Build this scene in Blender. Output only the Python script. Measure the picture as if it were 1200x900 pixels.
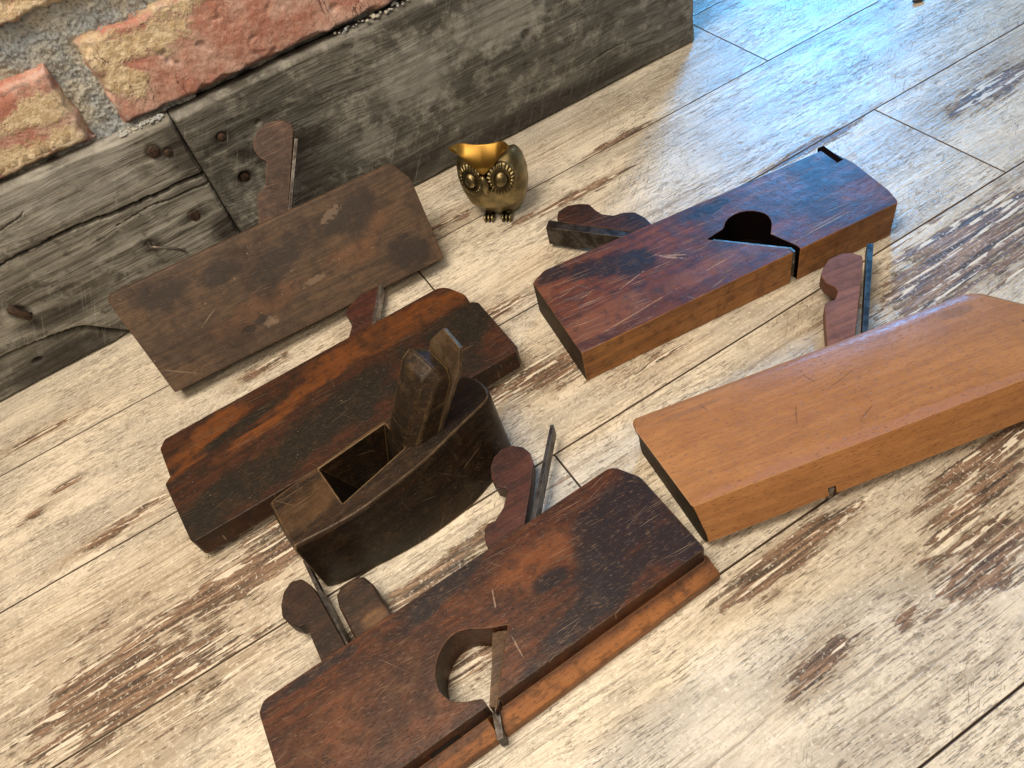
import bpy, bmesh, math, random
from mathutils import Vector, Matrix, noise as mn
R = math.radians
scn = bpy.context.scene
col = scn.collection
for o in list(bpy.data.objects): bpy.data.objects.remove(o)

# ------------------------------------------------------------------ camera
cd = bpy.data.cameras.new("camera"); cam = bpy.data.objects.new("camera", cd); col.objects.link(cam)
cd.sensor_fit = 'HORIZONTAL'; cd.sensor_width = 36.0; cd.lens = 27.0
cam.location = (0, 0, .42); cam.rotation_euler = (0.6846634, 0.1980548, -0.5353669)
cd.clip_start = .01; cd.clip_end = 50
scn.camera = cam

# ------------------------------------------------------------------ world (dim room light) and lamps
w = bpy.data.worlds.new("World"); scn.world = w; w.use_nodes = True
wn = w.node_tree.nodes; wl = w.node_tree.links
bg = wn['Background']; bg.inputs['Strength'].default_value = .17
tc = wn.new('ShaderNodeTexCoord'); sp = wn.new('ShaderNodeSeparateXYZ'); rp = wn.new('ShaderNodeValToRGB')
nz = wn.new('ShaderNodeTexNoise'); nz.inputs['Scale'].default_value = 2.2
mt = wn.new('ShaderNodeMix'); mt.data_type = 'RGBA'; mt.blend_type = 'MULTIPLY'; mt.inputs[0].default_value = .6
wl.new(tc.outputs['Generated'], sp.inputs[0]); wl.new(sp.outputs['Z'], rp.inputs[0]); wl.new(tc.outputs['Generated'], nz.inputs['Vector'])
rp.color_ramp.elements[0].position = 0; rp.color_ramp.elements[0].color = (.55, .43, .30, 1)
rp.color_ramp.elements[1].position = .75; rp.color_ramp.elements[1].color = (1, .92, .80, 1)
wl.new(rp.outputs[0], mt.inputs[6]); wl.new(nz.outputs['Fac'], mt.inputs[7]); wl.new(mt.outputs[2], bg.inputs['Color'])

def area(name, loc, target, sx, sy, power, color):
    l = bpy.data.lights.new(name, 'AREA'); l.shape = 'RECTANGLE'; l.size = sx; l.size_y = sy
    l.energy = power; l.color = color
    o = bpy.data.objects.new(name, l); col.objects.link(o); o.location = loc
    o.rotation_euler = (Vector(target) - Vector(loc)).to_track_quat('-Z', 'Y').to_euler()
    return o
area("window_light", (1.60, 1.50, .80), (.50, .45, 0), .27, .22, 27, (.02, .42, 1.0))
area("window_daylight", (2.1, .35, 1.1), (.25, .3, 0), 1.0, .9, 7, (.62, .82, 1.0))
area("ceiling_lamp", (-.20, .26, 1.12), (-.06, .28, 0), .50, .50, 14.5, (1.0, .85, .66))
area("fill_lamp", (-.15, -.75, 1.30), (-.1, .45, .05), .7, .5, 8.8, (1.0, .80, .58))  # unseen fill lamp, added on the camera side to brighten front faces and wall
scn.view_settings.view_transform = 'Standard'; scn.view_settings.look = 'None'
scn.view_settings.exposure = 0; scn.view_settings.gamma = 1

# ------------------------------------------------------------------ node helpers
class NT:
    def __init__(s, name):
        s.mat = bpy.data.materials.new(name); s.mat.use_nodes = True
        s.t = s.mat.node_tree; s.b = s.t.nodes['Principled BSDF']; s.tc = None
    def n(s, typ, ins=None, **at):
        x = s.t.nodes.new('ShaderNode' + typ)
        for k, v in at.items(): setattr(x, k, v)
        for k, v in (ins or {}).items(): s.put(x.inputs[k], v)
        return x
    def put(s, sock, v):
        if hasattr(v, 'is_output'): s.t.links.new(v, sock)
        else:
            if sock.type == 'RGBA' and len(v) == 3: v = (*v, 1)
            sock.default_value = v
    def obj(s):
        if not s.tc: s.tc = s.n('TexCoord')
        return s.tc.outputs['Object']
    def map(s, v, scale=(1, 1, 1), rot=(0, 0, 0), loc=(0, 0, 0), t='POINT'):
        return s.n('Mapping', {0: v, 'Location': loc, 'Rotation': rot, 'Scale': scale}, vector_type=t).outputs[0]
    def noise(s, v, scale=1, detail=2, rough=.5, dist=0):
        return s.n('TexNoise', {'Vector': v, 'Scale': scale, 'Detail': detail, 'Roughness': rough, 'Distortion': dist}).outputs['Fac']
    def st(s, v, sc, rot=0, detail=2, rough=.5, dist=0):          # stretched (optionally turned) noise
        if rot: v = s.map(v, rot=(0, 0, rot))
        return s.noise(s.map(v, scale=sc), 1, detail, rough, dist)
    def voro(s, v, scale, feature='F1'):
        return s.n('TexVoronoi', {'Vector': v, 'Scale': scale}, feature=feature).outputs['Distance']
    def m(s, op, a, b=0.0, c=None, clamp=False):
        d = {0: a, 1: b}
        if c is not None: d[2] = c
        return s.n('Math', d, operation=op, use_clamp=clamp).outputs[0]
    def add(s, a, b): return s.m('ADD', a, b)
    def mul(s, a, b): return s.m('MULTIPLY', a, b)
    def sub(s, a, b): return s.m('SUBTRACT', a, b)
    def ss(s, x, lo, hi, a=0.0, b=1.0):
        return s.n('MapRange', {0: x, 1: lo, 2: hi, 3: a, 4: b}, interpolation_type='SMOOTHSTEP').outputs[0]
    def mix(s, f, a, b, bt='MIX'):
        return s.n('Mix', {0: f, 6: a, 7: b}, data_type='RGBA', blend_type=bt).outputs[2]
    def ramp(s, f, stops):
        x = s.n('ValToRGB', {0: f}); e = x.color_ramp.elements
        e[0].position, e[0].color = stops[0][0], (*stops[0][1], 1); e[1].position, e[1].color = stops[1][0], (*stops[1][1], 1)
        for p, c in stops[2:]: y = e.new(p); y.color = (*c, 1)
        return x.outputs[0]
    def ell(s, v, cx, cy, rx, ry, ang=0, cz=None):                # 1 at the centre, 0 on the rim of an ellipse
        if cz is None: v = s.flat(v)
        q = s.map(v, scale=(rx, ry, 1), rot=(0, 0, ang), loc=(cx, cy, 0), t='TEXTURE')
        return s.sub(1.0, s.n('VectorMath', {0: q}, operation='LENGTH').outputs['Value'])
    def flat(s, v):
        if not hasattr(s, '_f'): s._f = {}
        if v not in s._f:
            a = s.n('SeparateXYZ', {0: v}); b = s.n('CombineXYZ', {0: a.outputs[0], 1: a.outputs[1]}); s._f[v] = b.outputs[0]
        return s._f[v]
    def blobs(s, v, L):
        r = None
        for e in L:
            x = s.ell(v, *e); r = x if r is None else s.m('MAXIMUM', r, x)
        return r
    def bump(s, h, strength=.5, dist=.001, normal=None):
        d = {'Height': h, 'Strength': strength, 'Distance': dist}
        if normal is not None: d['Normal'] = normal
        return s.n('Bump', d).outputs[0]
    def wear(s, rad=.0012):                                       # how sharply the surface turns here (rubbed edges)
        bv = s.n('Bevel', {'Radius': rad}, samples=4).outputs[0]; g = s.n('NewGeometry').outputs['Normal']
        return s.sub(1.0, s.n('VectorMath', {0: bv, 1: g}, operation='DOT_PRODUCT').outputs['Value'])
    def out(s, **k):
        for a, v in k.items(): s.put(s.b.inputs[a.replace('_', ' ')], v)
        return s.mat

# ------------------------------------------------------------------ materials
def floor_material():
    s = NT('distressed_floor'); P = s.obj()
    pid = s.n('Attribute', attribute_name='pid').outputs['Fac']
    off = s.n('CombineXYZ', {0: s.mul(pid, 7.31), 1: s.mul(pid, 3.77), 2: s.mul(pid, 5.0)}).outputs[0]
    V = s.n('VectorMath', {0: P, 1: off}, operation='ADD').outputs[0]
    wav = s.sub(s.st(V, (5, 14, 1), detail=3), .5)
    sep = s.n('SeparateXYZ', {0: V}); Y = s.add(sep.outputs[1], s.mul(wav, .016))
    G = s.n('CombineXYZ', {0: sep.outputs[0], 1: Y, 2: sep.outputs[2]}).outputs[0]
    gF = s.st(G, (55, 900, 1), detail=4, rough=.68)
    gM = s.st(G, (9, 270, 1), detail=2, rough=.45)
    gL = s.st(G, (5, 120, 1), detail=2)
    cl = s.st(V, (9, 26, 1), detail=5, rough=.62)
    cl2 = s.noise(V, 60, 5, .65)
    fine = s.noise(V, 420, 3, .6)
    # places where the wood shows through, by plank
    W = s.blobs(P, [(-.200, .300, .100, .052, .05), (-.115, .320, .090, .034, .10), (-.185, .415, .055, .007, .1), (.135, .335, .075, .022, -.12), (.20, .298, .04, .012, 0),
                    (-.212, .481, .022, .005, .1), (-.235, .47, .02, .006, .1), (.25, .492, .085, .008, -.06), (.155, .545, .045, .016, .05), (.42, .235, .13, .040, .0), (.36, .155, .10, .022, .0), (.30, .115, .07, .012, .05),
                    (.16, .133, .07, .012, .05), (.245, .073, .05, .020, .1), (.19, .073, .012, .005, .3), (.134, .079, .030, .010, .15), (.60, .355, .075, .018, .02),
                    (.31, .315, .035, .010, 0), (.0, .19, .05, .02, 0), (.28, .10, .06, .012, .1), (.44, .40, .07, .01, 0), (-.02, .245, .09, .010, .1), (.12, .415, .05, .010, 0),
                    (-.22, .55, .05, .006, 0), (.06, .46, .05, .008, 0), (-.05, .49, .03, .007, 0), (.34, .53, .05, .006, 0), (-.25, .22, .06, .03, 0)])
    W = s.m('MAXIMUM', W, -1.2)
    gen = s.sub(s.st(V, (5, 38, 1), detail=5, rough=.65), .605)
    gR = s.st(s.map(G, loc=(2.2, 5.1, 0)), (16, 330, 1), detail=2, rough=.5)
    w0 = s.add(s.add(s.mul(W, .85), s.mul(gen, 1.5)), s.add(s.mul(s.sub(gM, .5), 1.5), s.mul(s.sub(gF, .5), .9)))
    w0 = s.add(w0, s.mul(s.sub(cl2, .5), 1.1))
    wmask = s.mul(s.ss(w0, .08, .26), .93)
    zone = s.ss(s.add(s.mul(W, .8), s.mul(s.sub(cl, .5), 1.4)), -.30, .30)
    wood = s.ramp(s.add(s.mul(gR, .55), s.mul(gF, .45)), [(.38, (.018, .010, .007)), (.64, (.42, .285, .185)), (.455, (.085, .048, .030)), (.53, (.225, .130, .080))])
    cream = s.mix(s.ss(cl, .36, .64), (.79, .715, .585), (.55, .50, .42))
    cr1 = s.ss(s.st(V, (80, 240, 1), detail=6, rough=.78), .52, .60)
    cream = s.mix(s.mul(cr1, s.ss(s.noise(V, 9, 3), .36, .62, .15, .62)), cream, (.36, .31, .235))
    cream = s.mix(s.mul(s.ss(s.st(V, (12, 75, 1), detail=5, rough=.7), .50, .64), .50), cream, (.34, .305, .25))
    cream = s.mix(s.mul(s.ss(gF, .50, .64), .50), cream, (.32, .27, .20))
    cream = s.mix(s.mul(zone, .38), cream, (.33, .25, .165))
    stz = s.ss(s.add(s.st(s.map(V, loc=(1.3, 2.1, 0)), (3.5, 13, 1), detail=3, rough=.55), s.mul(s.m('MAXIMUM', W, -.6), .10)), .45, .60)
    stl = s.ss(s.st(G, (8, 360, 1), detail=2, rough=.5), .47, .58)
    cream = s.mix(s.mul(s.mul(stz, stl), .55), cream, (.27, .20, .135))
    cream = s.mix(s.mul(stz, .22), cream, (.50, .40, .28))
    c = s.mix(wmask, cream, wood)
    # small flecks and short ticks where the paint is broken
    fl = s.ss(s.st(G, (90, 900, 1), detail=4, rough=.7), .565, .61)
    fl = s.mul(fl, s.ss(s.noise(V, 22, 4, .6), .40, .56))
    tk = s.ss(s.st(V, (100, 1300, 1), rot=R(-38), detail=2), .63, .68)
    tk = s.mul(tk, s.ss(s.noise(V, 12, 3, .6), .50, .62))
    pit = s.mul(s.ss(s.noise(V, 750, 4, .75), .60, .68), s.ss(cl2, .46, .60))
    ln = s.mul(s.ss(s.st(G, (5, 420, 1), detail=1), .69, .72), .7)          # long hairline grain cracks
    fk = s.m('MAXIMUM', s.m('MAXIMUM', fl, tk), s.m('MAXIMUM', s.mul(pit, .8), ln))
    c = s.mix(s.mul(fk, .62), c, (.13, .092, .06))
    ridge = s.mul(s.ss(gM, .555, .59), s.ss(zone, .4, .9))
    ridge = s.mul(ridge, s.ss(s.st(G, (60, 300, 1), detail=3), .46, .52))
    c = s.mix(s.mul(ridge, .9), c, (.80, .73, .60))
    c = s.mix(s.ss(fine, .56, .70, 0, .5), c, (.92, .87, .76)); c = s.mix(s.ss(fine, .44, .32, 0, .28), c, (.24, .19, .14))
    h = s.add(s.add(s.mul(wmask, -.9), s.mul(gF, .45)), s.add(s.mul(fk, -.35), s.mul(s.st(V, (6, 330, 1), detail=1), .5)))
    h = s.add(h, s.mul(fine, .18))
    ro = s.add(.20, s.add(s.mul(wmask, .12), s.mul(cl2, .12)))
    return s.out(Base_Color=c, Roughness=ro, Normal=s.bump(h, .85, .0008), Specular_IOR_Level=.5)

def wood(name, c1, c2, dark=(.02, .015, .012), stains=(), stain_col=None, fresh=(), fresh_col=(.3, .1, .03), edge=(.22, .12, .05), edge_amt=.5,
         scratch=.4, rough=.38, fleck=.6, seed=0., dust=.35, spec=.26, axes='xy', wearrad=.0014, grain=.5, dirt=.75, scratch_col=(.5, .36, .24), marks=(), pits=(), mot=1.0, pit_amt=.8):
    s = NT(name); O = s.obj()
    if axes == 'xz': O = s.map(O, rot=(R(90), 0, 0))
    if axes == 'yx': O = s.map(O, rot=(0, 0, R(90)))
    V = s.map(O, loc=(seed, seed * .7, seed * .3))
    wav = s.sub(s.noise(V, 22, 3), .5)
    sp = s.n('SeparateXYZ', {0: V}); G = s.n('CombineXYZ', {0: sp.outputs[0], 1: s.add(sp.outputs[1], s.mul(wav, .010)), 2: sp.outputs[2]}).outputs[0]
    g1 = s.st(G, (14, 320, 320), detail=4, rough=.6)
    g2 = s.st(G, (40, 130, 130), detail=4, rough=.6)
    pores = s.ss(s.st(G, (260, 1500, 1500), detail=2), .58, .68)
    blot = s.noise(V, 26, 5, .62); big = s.noise(V, 9, 3, .55); mott = s.noise(V, 110, 4, .65)
    c = s.mix(s.ss(s.add(s.mul(blot, .6), s.mul(g2, .4)), .36, .64), c1, c2)
    c = s.mix(s.mul(s.ss(g1, .42, .60), grain), c, dark)
    if fresh:
        f = s.ss(s.add(s.blobs(O, fresh), s.mul(s.sub(blot, .5), 2.2)), -.05, .45); c = s.mix(s.mul(f, s.ss(g1, .25, .6, 1, .65)), c, fresh_col)
    dk = s.ss(s.add(s.mul(big, .55), s.mul(blot, .45)), .50, .66)
    c = s.mix(s.mul(dk, dirt), c, dark)
    if stains:
        f = s.ss(s.add(s.blobs(O, stains), s.mul(s.sub(blot, .5), 2.0)), -.05, .42); c = s.mix(s.mul(f, .9), c, stain_col or dark)
    c = s.mix(s.mul(s.ss(mott, .50, .64), .45 * mot), c, dark)
    c = s.mix(s.mul(s.ss(mott, .46, .34), .22 * mot), c, s.mix(.35, c, edge))
    c = s.mix(s.mul(pores, fleck * .7), c, dark)
    lf = s.ss(s.st(s.map(G, loc=(3, 1, 2)), (230, 1300, 1300), rot=R(9), detail=2), .60, .69)
    c = s.mix(s.mul(lf, fleck * .38), c, s.mix(.35, c1, scratch_col))
    e = s.wear(wearrad)
    e = s.ss(s.add(e, s.mul(s.sub(s.noise(V, 190, 4, .65), .5), .16)), .03, .16)
    c = s.mix(s.mul(e, edge_amt), c, edge)
    ng = s.n('SeparateXYZ', {0: s.tc.outputs['Normal']}).outputs[0]
    c = s.mix(s.mul(s.ss(s.m('ABSOLUTE', ng), .8, .95), .62), c, dark)          # end grain faces mixed towards the dark colour
    # scratches in a few directions, dents, specks of dust
    sc = None
    for k, (a, th) in enumerate(((R(8), .73), (R(-14), .745), (R(58), .775), (R(2), .725))):
        x = s.ss(s.st(s.map(V, loc=(k * 1.7, k, 0)), (20, 2300, 40), rot=a, detail=1, dist=.25), th - scratch * .05, th + .02)
        sc = x if sc is None else s.m('MAXIMUM', sc, x)
    sc = s.mul(sc, s.ss(s.noise(V, 33, 3), .42, .58))
    c = s.mix(s.mul(sc, min(1, scratch * 1.1)), c, scratch_col)
    if marks:                                                      # single scratches and scars
        f = s.ss(s.add(s.blobs(O, marks), s.mul(s.sub(s.noise(V, 260, 4, .7), .5), 2.6)), .0, .35); c = s.mix(s.mul(f, .42), c, scratch_col); sc = s.m('MAXIMUM', sc, f)
    if pits:
        f = s.ss(s.add(s.blobs(O, pits), s.mul(s.sub(s.noise(V, 160, 4, .7), .5), 2.0)), .0, .35); c = s.mix(s.mul(f, pit_amt), c, s.mix(.5, dark, (.012, .008, .006))); sc = s.m('MAXIMUM', sc, f)
    d = s.mul(s.ss(s.voro(V, 260), .10, .05), s.ss(s.noise(s.map(V, loc=(5, 5, 5)), 75, 3), .58, .66))
    c = s.mix(s.mul(d, dust), c, (.62, .58, .52))
    ro = s.add(rough - .08, s.add(s.mul(mott, .16), s.mul(dk, .08)))
    h = s.add(s.add(s.mul(g1, .35), s.mul(pores, -.5)), s.add(s.mul(sc, -.8), s.mul(mott, .35)))
    nb = s.bump(blot, .35, .0022)
    return s.out(Base_Color=c, Roughness=ro, Normal=s.bump(h, .45, .0004, nb), Specular_IOR_Level=spec)

def steel(name, c1=(.10, .095, .09), c2=(.035, .03, .028), rough=.42, metal=.85):
    s = NT(name); V = s.obj(); a = s.noise(V, 120, 5, .65); b = s.noise(V, 600, 3)
    c = s.mix(s.ss(a, .4, .6), c1, c2); c = s.mix(s.mul(s.ss(b, .52, .68), .5), c, (.10, .05, .025))
    e = s.ss(s.wear(.0006), .02, .15); c = s.mix(s.mul(e, .6), c, (.45, .44, .43))
    return s.out(Base_Color=c, Metallic=metal, Roughness=s.add(rough - .1, s.mul(a, .25)), Normal=s.bump(s.add(a, b), .25, .0003))

def board_material(name, seed, c1, c2, stains=(), pale=()):
    s = NT(name); O = s.map(s.obj(), rot=(R(90), 0, 0)); V = s.map(O, loc=(seed, seed, 0))     # x along, y = -height
    wav = s.sub(s.noise(s.map(V, scale=(9, 22, 9)), 1, 3), .5)
    sp = s.n('SeparateXYZ', {0: V}); G = s.n('CombineXYZ', {0: sp.outputs[0], 1: s.add(sp.outputs[1], s.mul(wav, .02)), 2: sp.outputs[2]}).outputs[0]
    g1 = s.st(G, (26, 620, 30), detail=5, rough=.65); g2 = s.st(G, (10, 120, 10), detail=4, rough=.6); mo = s.noise(V, 55, 6, .7); big = s.noise(V, 11, 4, .6)
    c = s.mix(s.ss(big, .38, .62), c1, c2)
    c = s.mix(s.mul(s.ss(g2, .42, .64), .60), c, (.055, .050, .040))
    c = s.mix(s.mul(s.ss(g1, .47, .66), .75), c, (.045, .040, .033))
    c = s.mix(s.mul(s.ss(mo, .48, .68), .60), c, (.36, .355, .32))
    c = s.mix(s.mul(s.ss(s.noise(s.map(V, loc=(3, 3, 3)), 75, 5, .7), .54, .68), .65), c, (.04, .036, .03))
    if stains:
        f = s.ss(s.add(s.blobs(O, stains), s.mul(s.sub(mo, .5), 1.5)), -.1, .6); c = s.mix(s.mul(f, .8), c, (.028, .022, .018))
    if pale:
        f = s.ss(s.add(s.blobs(O, pale), s.mul(s.sub(mo, .5), 2.2)), -.1, .6); c = s.mix(s.mul(f, .45), c, (.40, .40, .38))
    sc = s.ss(s.st(V, (22, 900, 9), rot=R(62), detail=3), .60, .70); sc = s.mul(sc, s.ss(s.noise(V, 13, 2), .47, .6))
    c = s.mix(s.mul(sc, .28), c, (.45, .44, .41))
    e = s.ss(s.wear(.002), .03, .2); c = s.mix(s.mul(e, .45), c, (.42, .39, .33))
    h = s.add(s.mul(g1, .9), s.add(s.mul(g2, .6), s.mul(mo, .5)))
    return s.out(Base_Color=c, Roughness=.74, Normal=s.bump(h, .9, .0011), Specular_IOR_Level=.3)

def brick_material():
    s = NT('old_red_brick'); O = s.map(s.obj(), rot=(R(90), 0, 0)); V = O
    a = s.noise(V, 30, 6, .65); b = s.noise(V, 190, 5, .7); d = s.noise(V, 12, 3)
    c = s.mix(s.ss(a, .36, .62), (.47, .205, .155), (.62, .40, .33))
    c = s.mix(s.mul(s.ss(b, .5, .68), .4), c, (.30, .11, .075))
    c = s.mix(s.ss(s.noise(V, 520, 4, .75), .52, .66, 0, .5), c, (.16, .06, .045)); c = s.mix(s.ss(s.noise(V, 300, 5, .75), .46, .36, 0, .35), c, (.80, .62, .52))
    # lime / mortar smears left on the faces (heights are negative here)
    M = s.blobs(O, [(-.004, -.211, .042, .014, .1), (.085, -.221, .070, .010, 0), (-.018, -.190, .014, .012, .5), (-.115, -.171, .055, .011, .05), (-.085, -.195, .03, .010, 0),
                    (-.10, -.255, .10, .013, 0), (.16, -.20, .03, .012, 0), (.40, -.20, .05, .02, 0), (.0, -.32, .08, .02, 0), (.25, -.30, .08, .02, 0)])
    f = s.ss(s.add(s.mul(s.m('MAXIMUM', s.add(M, .15), -1.), .9), s.add(s.mul(s.sub(a, .5), 2.6), s.mul(s.sub(b, .5), 1.6))), .0, .42)
    c = s.mix(s.mul(f, .9), c, s.mix(s.ss(b, .35, .65), (.86, .74, .52), (.55, .42, .25)))
    # pale bluish bloom on the rims
    e = s.ss(s.add(s.wear(.006), s.mul(s.sub(a, .5), .18)), .01, .14)
    c = s.mix(s.mul(e, .55), c, (.50, .49, .50))
    k = s.mul(s.ss(s.m('ABSOLUTE', s.sub(s.st(V, (60, 14, 30), detail=4, rough=.6), .5)), .010, .003), s.ss(s.noise(V, 20, 2), .55, .62)); c = s.mix(s.mul(k, .75), c, (.12, .04, .03))
    h = s.add(s.add(s.mul(f, .7), s.mul(b, .8)), s.add(s.mul(k, -1.2), s.add(s.mul(s.mul(s.noise(V, 420, 3, .6), f), 1.6), s.mul(s.noise(V, 700, 4, .75), .9))))
    return s.out(Base_Color=c, Roughness=.72, Normal=s.bump(h, .7, .0011), Specular_IOR_Level=.35)

def mortar_material():
    s = NT('sandy_mortar'); V = s.obj(); a = s.noise(V, 40, 5, .6); b = s.noise(V, 520, 4, .7)
    c = s.mix(s.ss(a, .35, .65), (.38, .43, .48), (.52, .50, .43)); c = s.mix(s.mul(s.ss(b, .48, .62), .6), c, (.08, .08, .08))
    return s.out(Base_Color=c, Roughness=.9, Normal=s.bump(s.add(b, a), .8, .0018))

def brass_material():
    s = NT('aged_brass'); V = s.obj(); a = s.noise(V, 130, 4, .6); b = s.noise(V, 700, 3)
    c = s.mix(s.ss(a, .38, .62), (.31, .245, .125), (.19, .160, .088))
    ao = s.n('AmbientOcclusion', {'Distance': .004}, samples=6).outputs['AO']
    c = s.mix(s.ss(ao, .92, .45), c, (.03, .022, .010))                     # occlusion darkens the colour in the cast hollows
    return s.out(Base_Color=c, Metallic=1.0, Roughness=s.add(.34, s.mul(a, .18)), Normal=s.bump(s.add(a, s.mul(b, .4)), .12, .0005))

# ------------------------------------------------------------------ object helpers
def tag(o, label=None, cat=None, group=None, kind=None):
    if label: o['label'] = label
    if cat: o['category'] = cat
    if group: o['group'] = group
    if kind: o['kind'] = kind
    return o
def empty(name, loc, yaw=0, tilt=0):
    o = bpy.data.objects.new(name, None); col.objects.link(o); o.location = loc
    o.rotation_euler = (R(tilt), 0, R(yaw)); o.empty_display_size = .02; return o
def link(name, me, mats, parent=None, smooth=True):
    o = bpy.data.objects.new(name, me); col.objects.link(o)
    for m in (mats if isinstance(mats, (list, tuple)) else [mats]): me.materials.append(m)
    if smooth:
        for p in me.polygons: p.use_smooth = True
    if parent: o.parent = parent
    return o
def rounded(pts, rad, seg=6):
    """corner arcs: rad = one radius or one for each corner (mm)"""
    n = len(pts); out = []
    if not isinstance(rad, (list, tuple)): rad = [rad] * n
    for i in range(n):
        p = Vector(pts[i]); a = Vector(pts[i - 1]) - p; b = Vector(pts[(i + 1) % n]) - p; r = rad[i]
        if r <= 0: out.append((p.x, p.y)); continue
        la, lb = a.length, b.length; a.normalize(); b.normalize()
        ang = a.angle(b); d = min(r / math.tan(ang / 2), la * .49, lb * .49)
        p0 = p + a * d; p1 = p + b * d
        for k in range(seg + 1):
            t = k / seg; q = p0 * (1 - t) ** 2 + p * 2 * t * (1 - t) + p1 * t * t; out.append((q.x, q.y))
    return out
def loft(name, levels, mats, parent=None, bevel=.8, seg=3, matfn=None, plane='xy', extra=None):
    """levels: [(height, [(a,b),...])] in mm, the same number of points in each"""
    bm = bmesh.new(); rows = []
    def V(a, b, c):
        return bm.verts.new(((a / 1000, b / 1000, c / 1000) if plane == 'xy' else (a / 1000, c / 1000, b / 1000)))
    def one(levels):
        rows = [[V(a, b, z) for a, b in P] for z, P in levels]; n = len(rows[0])
        bm.faces.new(rows[0]); bm.faces.new(rows[-1])
        for r0, r1 in zip(rows, rows[1:]):
            for i in range(n): bm.faces.new((r0[i], r0[(i + 1) % n], r1[(i + 1) % n], r1[i]))
    one(levels)
    for e in (extra or []): one(e)
    bmesh.ops.recalc_face_normals(bm, faces=bm.faces)
    if matfn:
        for f in bm.faces: f.material_index = matfn(f.normal, f.calc_center_median() * 1000)
    me = bpy.data.meshes.new(name); bm.to_mesh(me); bm.free()
    o = link(name, me, mats, parent)
    if bevel:
        b = o.modifiers.new('bevel', 'BEVEL'); b.width = bevel / 1000; b.segments = seg; b.limit_method = 'ANGLE'; b.angle_limit = R(28); b.harden_normals = True
    return o
def prism(name, pts, z0, z1, mats, parent=None, rad=0, **k):
    P = rounded(pts, rad) if rad else pts
    return loft(name, [(z0, P), (z1, P)], mats, parent, **k)
def shift(P, test, dx, dy): return [((a + dx, b + dy) if test(a, b) else (a, b)) for a, b in P]

# ------------------------------------------------------------------ floor: separate planks laid edge to edge
def build_floor():
    y0, w, gap = .52731, .126916, .00022
    joints = {-2: [], -1: [-.32, .9], 0: [-.41, .509], 1: [-.75, .106], 2: [-.62, .512], 3: [.0973 - 1.2, .0973], 4: [-.55, .66], 5: [-.2], 6: [.35]}
    joints[0] = [-.70, .509]; joints[1] = [-1.1, .106]; joints[2] = [-.705, .512]
    bm = bmesh.new(); lay = bm.verts.layers.float.new('pid'); rnd = random.Random(5)
    def box(x0, x1, ya, yb, pid):
        P = [(x0, ya), (x1, ya), (x1, yb), (x0, yb)]; b = .0005
        Q = [(x0 + b, ya + b), (x1 - b, ya + b), (x1 - b, yb - b), (x0 + b, yb - b)]
        lo = [bm.verts.new((x, y, -.006)) for x, y in P]; mi = [bm.verts.new((x, y, -b * .8)) for x, y in P]; hi = [bm.verts.new((x, y, 0)) for x, y in Q]
        for v in lo + mi + hi: v[lay] = pid
        bm.faces.new(hi)
        for i in range(4):
            j = (i + 1) % 4; bm.faces.new((lo[i], lo[j], mi[j], mi[i])).material_index = 1; bm.faces.new((mi[i], mi[j], hi[j], hi[i])).material_index = 1
    for k in range(-6, 12):
        yb = y0 - (k - 1) * w - gap; ya = y0 - k * w + gap
        js = sorted([-3.0] + joints.get(k, [rnd.uniform(-1, 1)]) + [3.2])
        for a, b in zip(js, js[1:]): box(a + gap, b - gap, ya, yb, rnd.random())
    f = [bm.verts.new(p) for p in ((-3, -1, -.0055), (3.2, -1, -.0055), (3.2, 1.3, -.0055), (-3, 1.3, -.0055))]; bm.faces.new(f).material_index = 1
    bmesh.ops.recalc_face_normals(bm, faces=bm.faces)
    me = bpy.data.meshes.new('floor'); bm.to_mesh(me); bm.free()
    return tag(link('floor', me, [floor_material(), NT('seam_dark').out(Base_Color=(.10, .07, .045), Roughness=.6)], smooth=False), kind='structure')
build_floor()

# ------------------------------------------------------------------ wall: brickwork over a skirting of reclaimed boards
def fbm(x, y, z, o=4): return mn.fractal(Vector((x, y, z)), 1.0, 2.0, o)
def slab_grid(bm, x0, x1, z0, z1, yf, yb, step, hf):
    """a block whose front face is a fine relief: hf(x, z, d_edge) = metres towards the viewer"""
    nx = max(2, int((x1 - x0) / step)); nz = max(2, int((z1 - z0) / step)); g = []
    for j in range(nz + 1):
        r = []
        for i in range(nx + 1):
            x = x0 + (x1 - x0) * i / nx; z = z0 + (z1 - z0) * j / nz
            h, dx, dz = hf(x, z); r.append(bm.verts.new((x + dx, yf - h, z + dz)))
        g.append(r)
    for j in range(nz):
        for i in range(nx): bm.faces.new((g[j][i], g[j][i + 1], g[j + 1][i + 1], g[j + 1][i]))
    rim = g[0] + [r[-1] for r in g[1:]] + g[-1][-2::-1] + [r[0] for r in g[-2:0:-1]]
    back = [bm.verts.new((v.co.x, yb, v.co.z)) for v in rim]; n = len(rim)
    for i in range(n): bm.faces.new((rim[i], back[i], back[(i + 1) % n], rim[(i + 1) % n]))
    bm.faces.new(back)
def finish(bm, name, mats, parent=None):
    bmesh.ops.recalc_face_normals(bm, faces=bm.faces); me = bpy.data.meshes.new(name); bm.to_mesh(me); bm.free(); return link(name, me, mats, parent)

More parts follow.
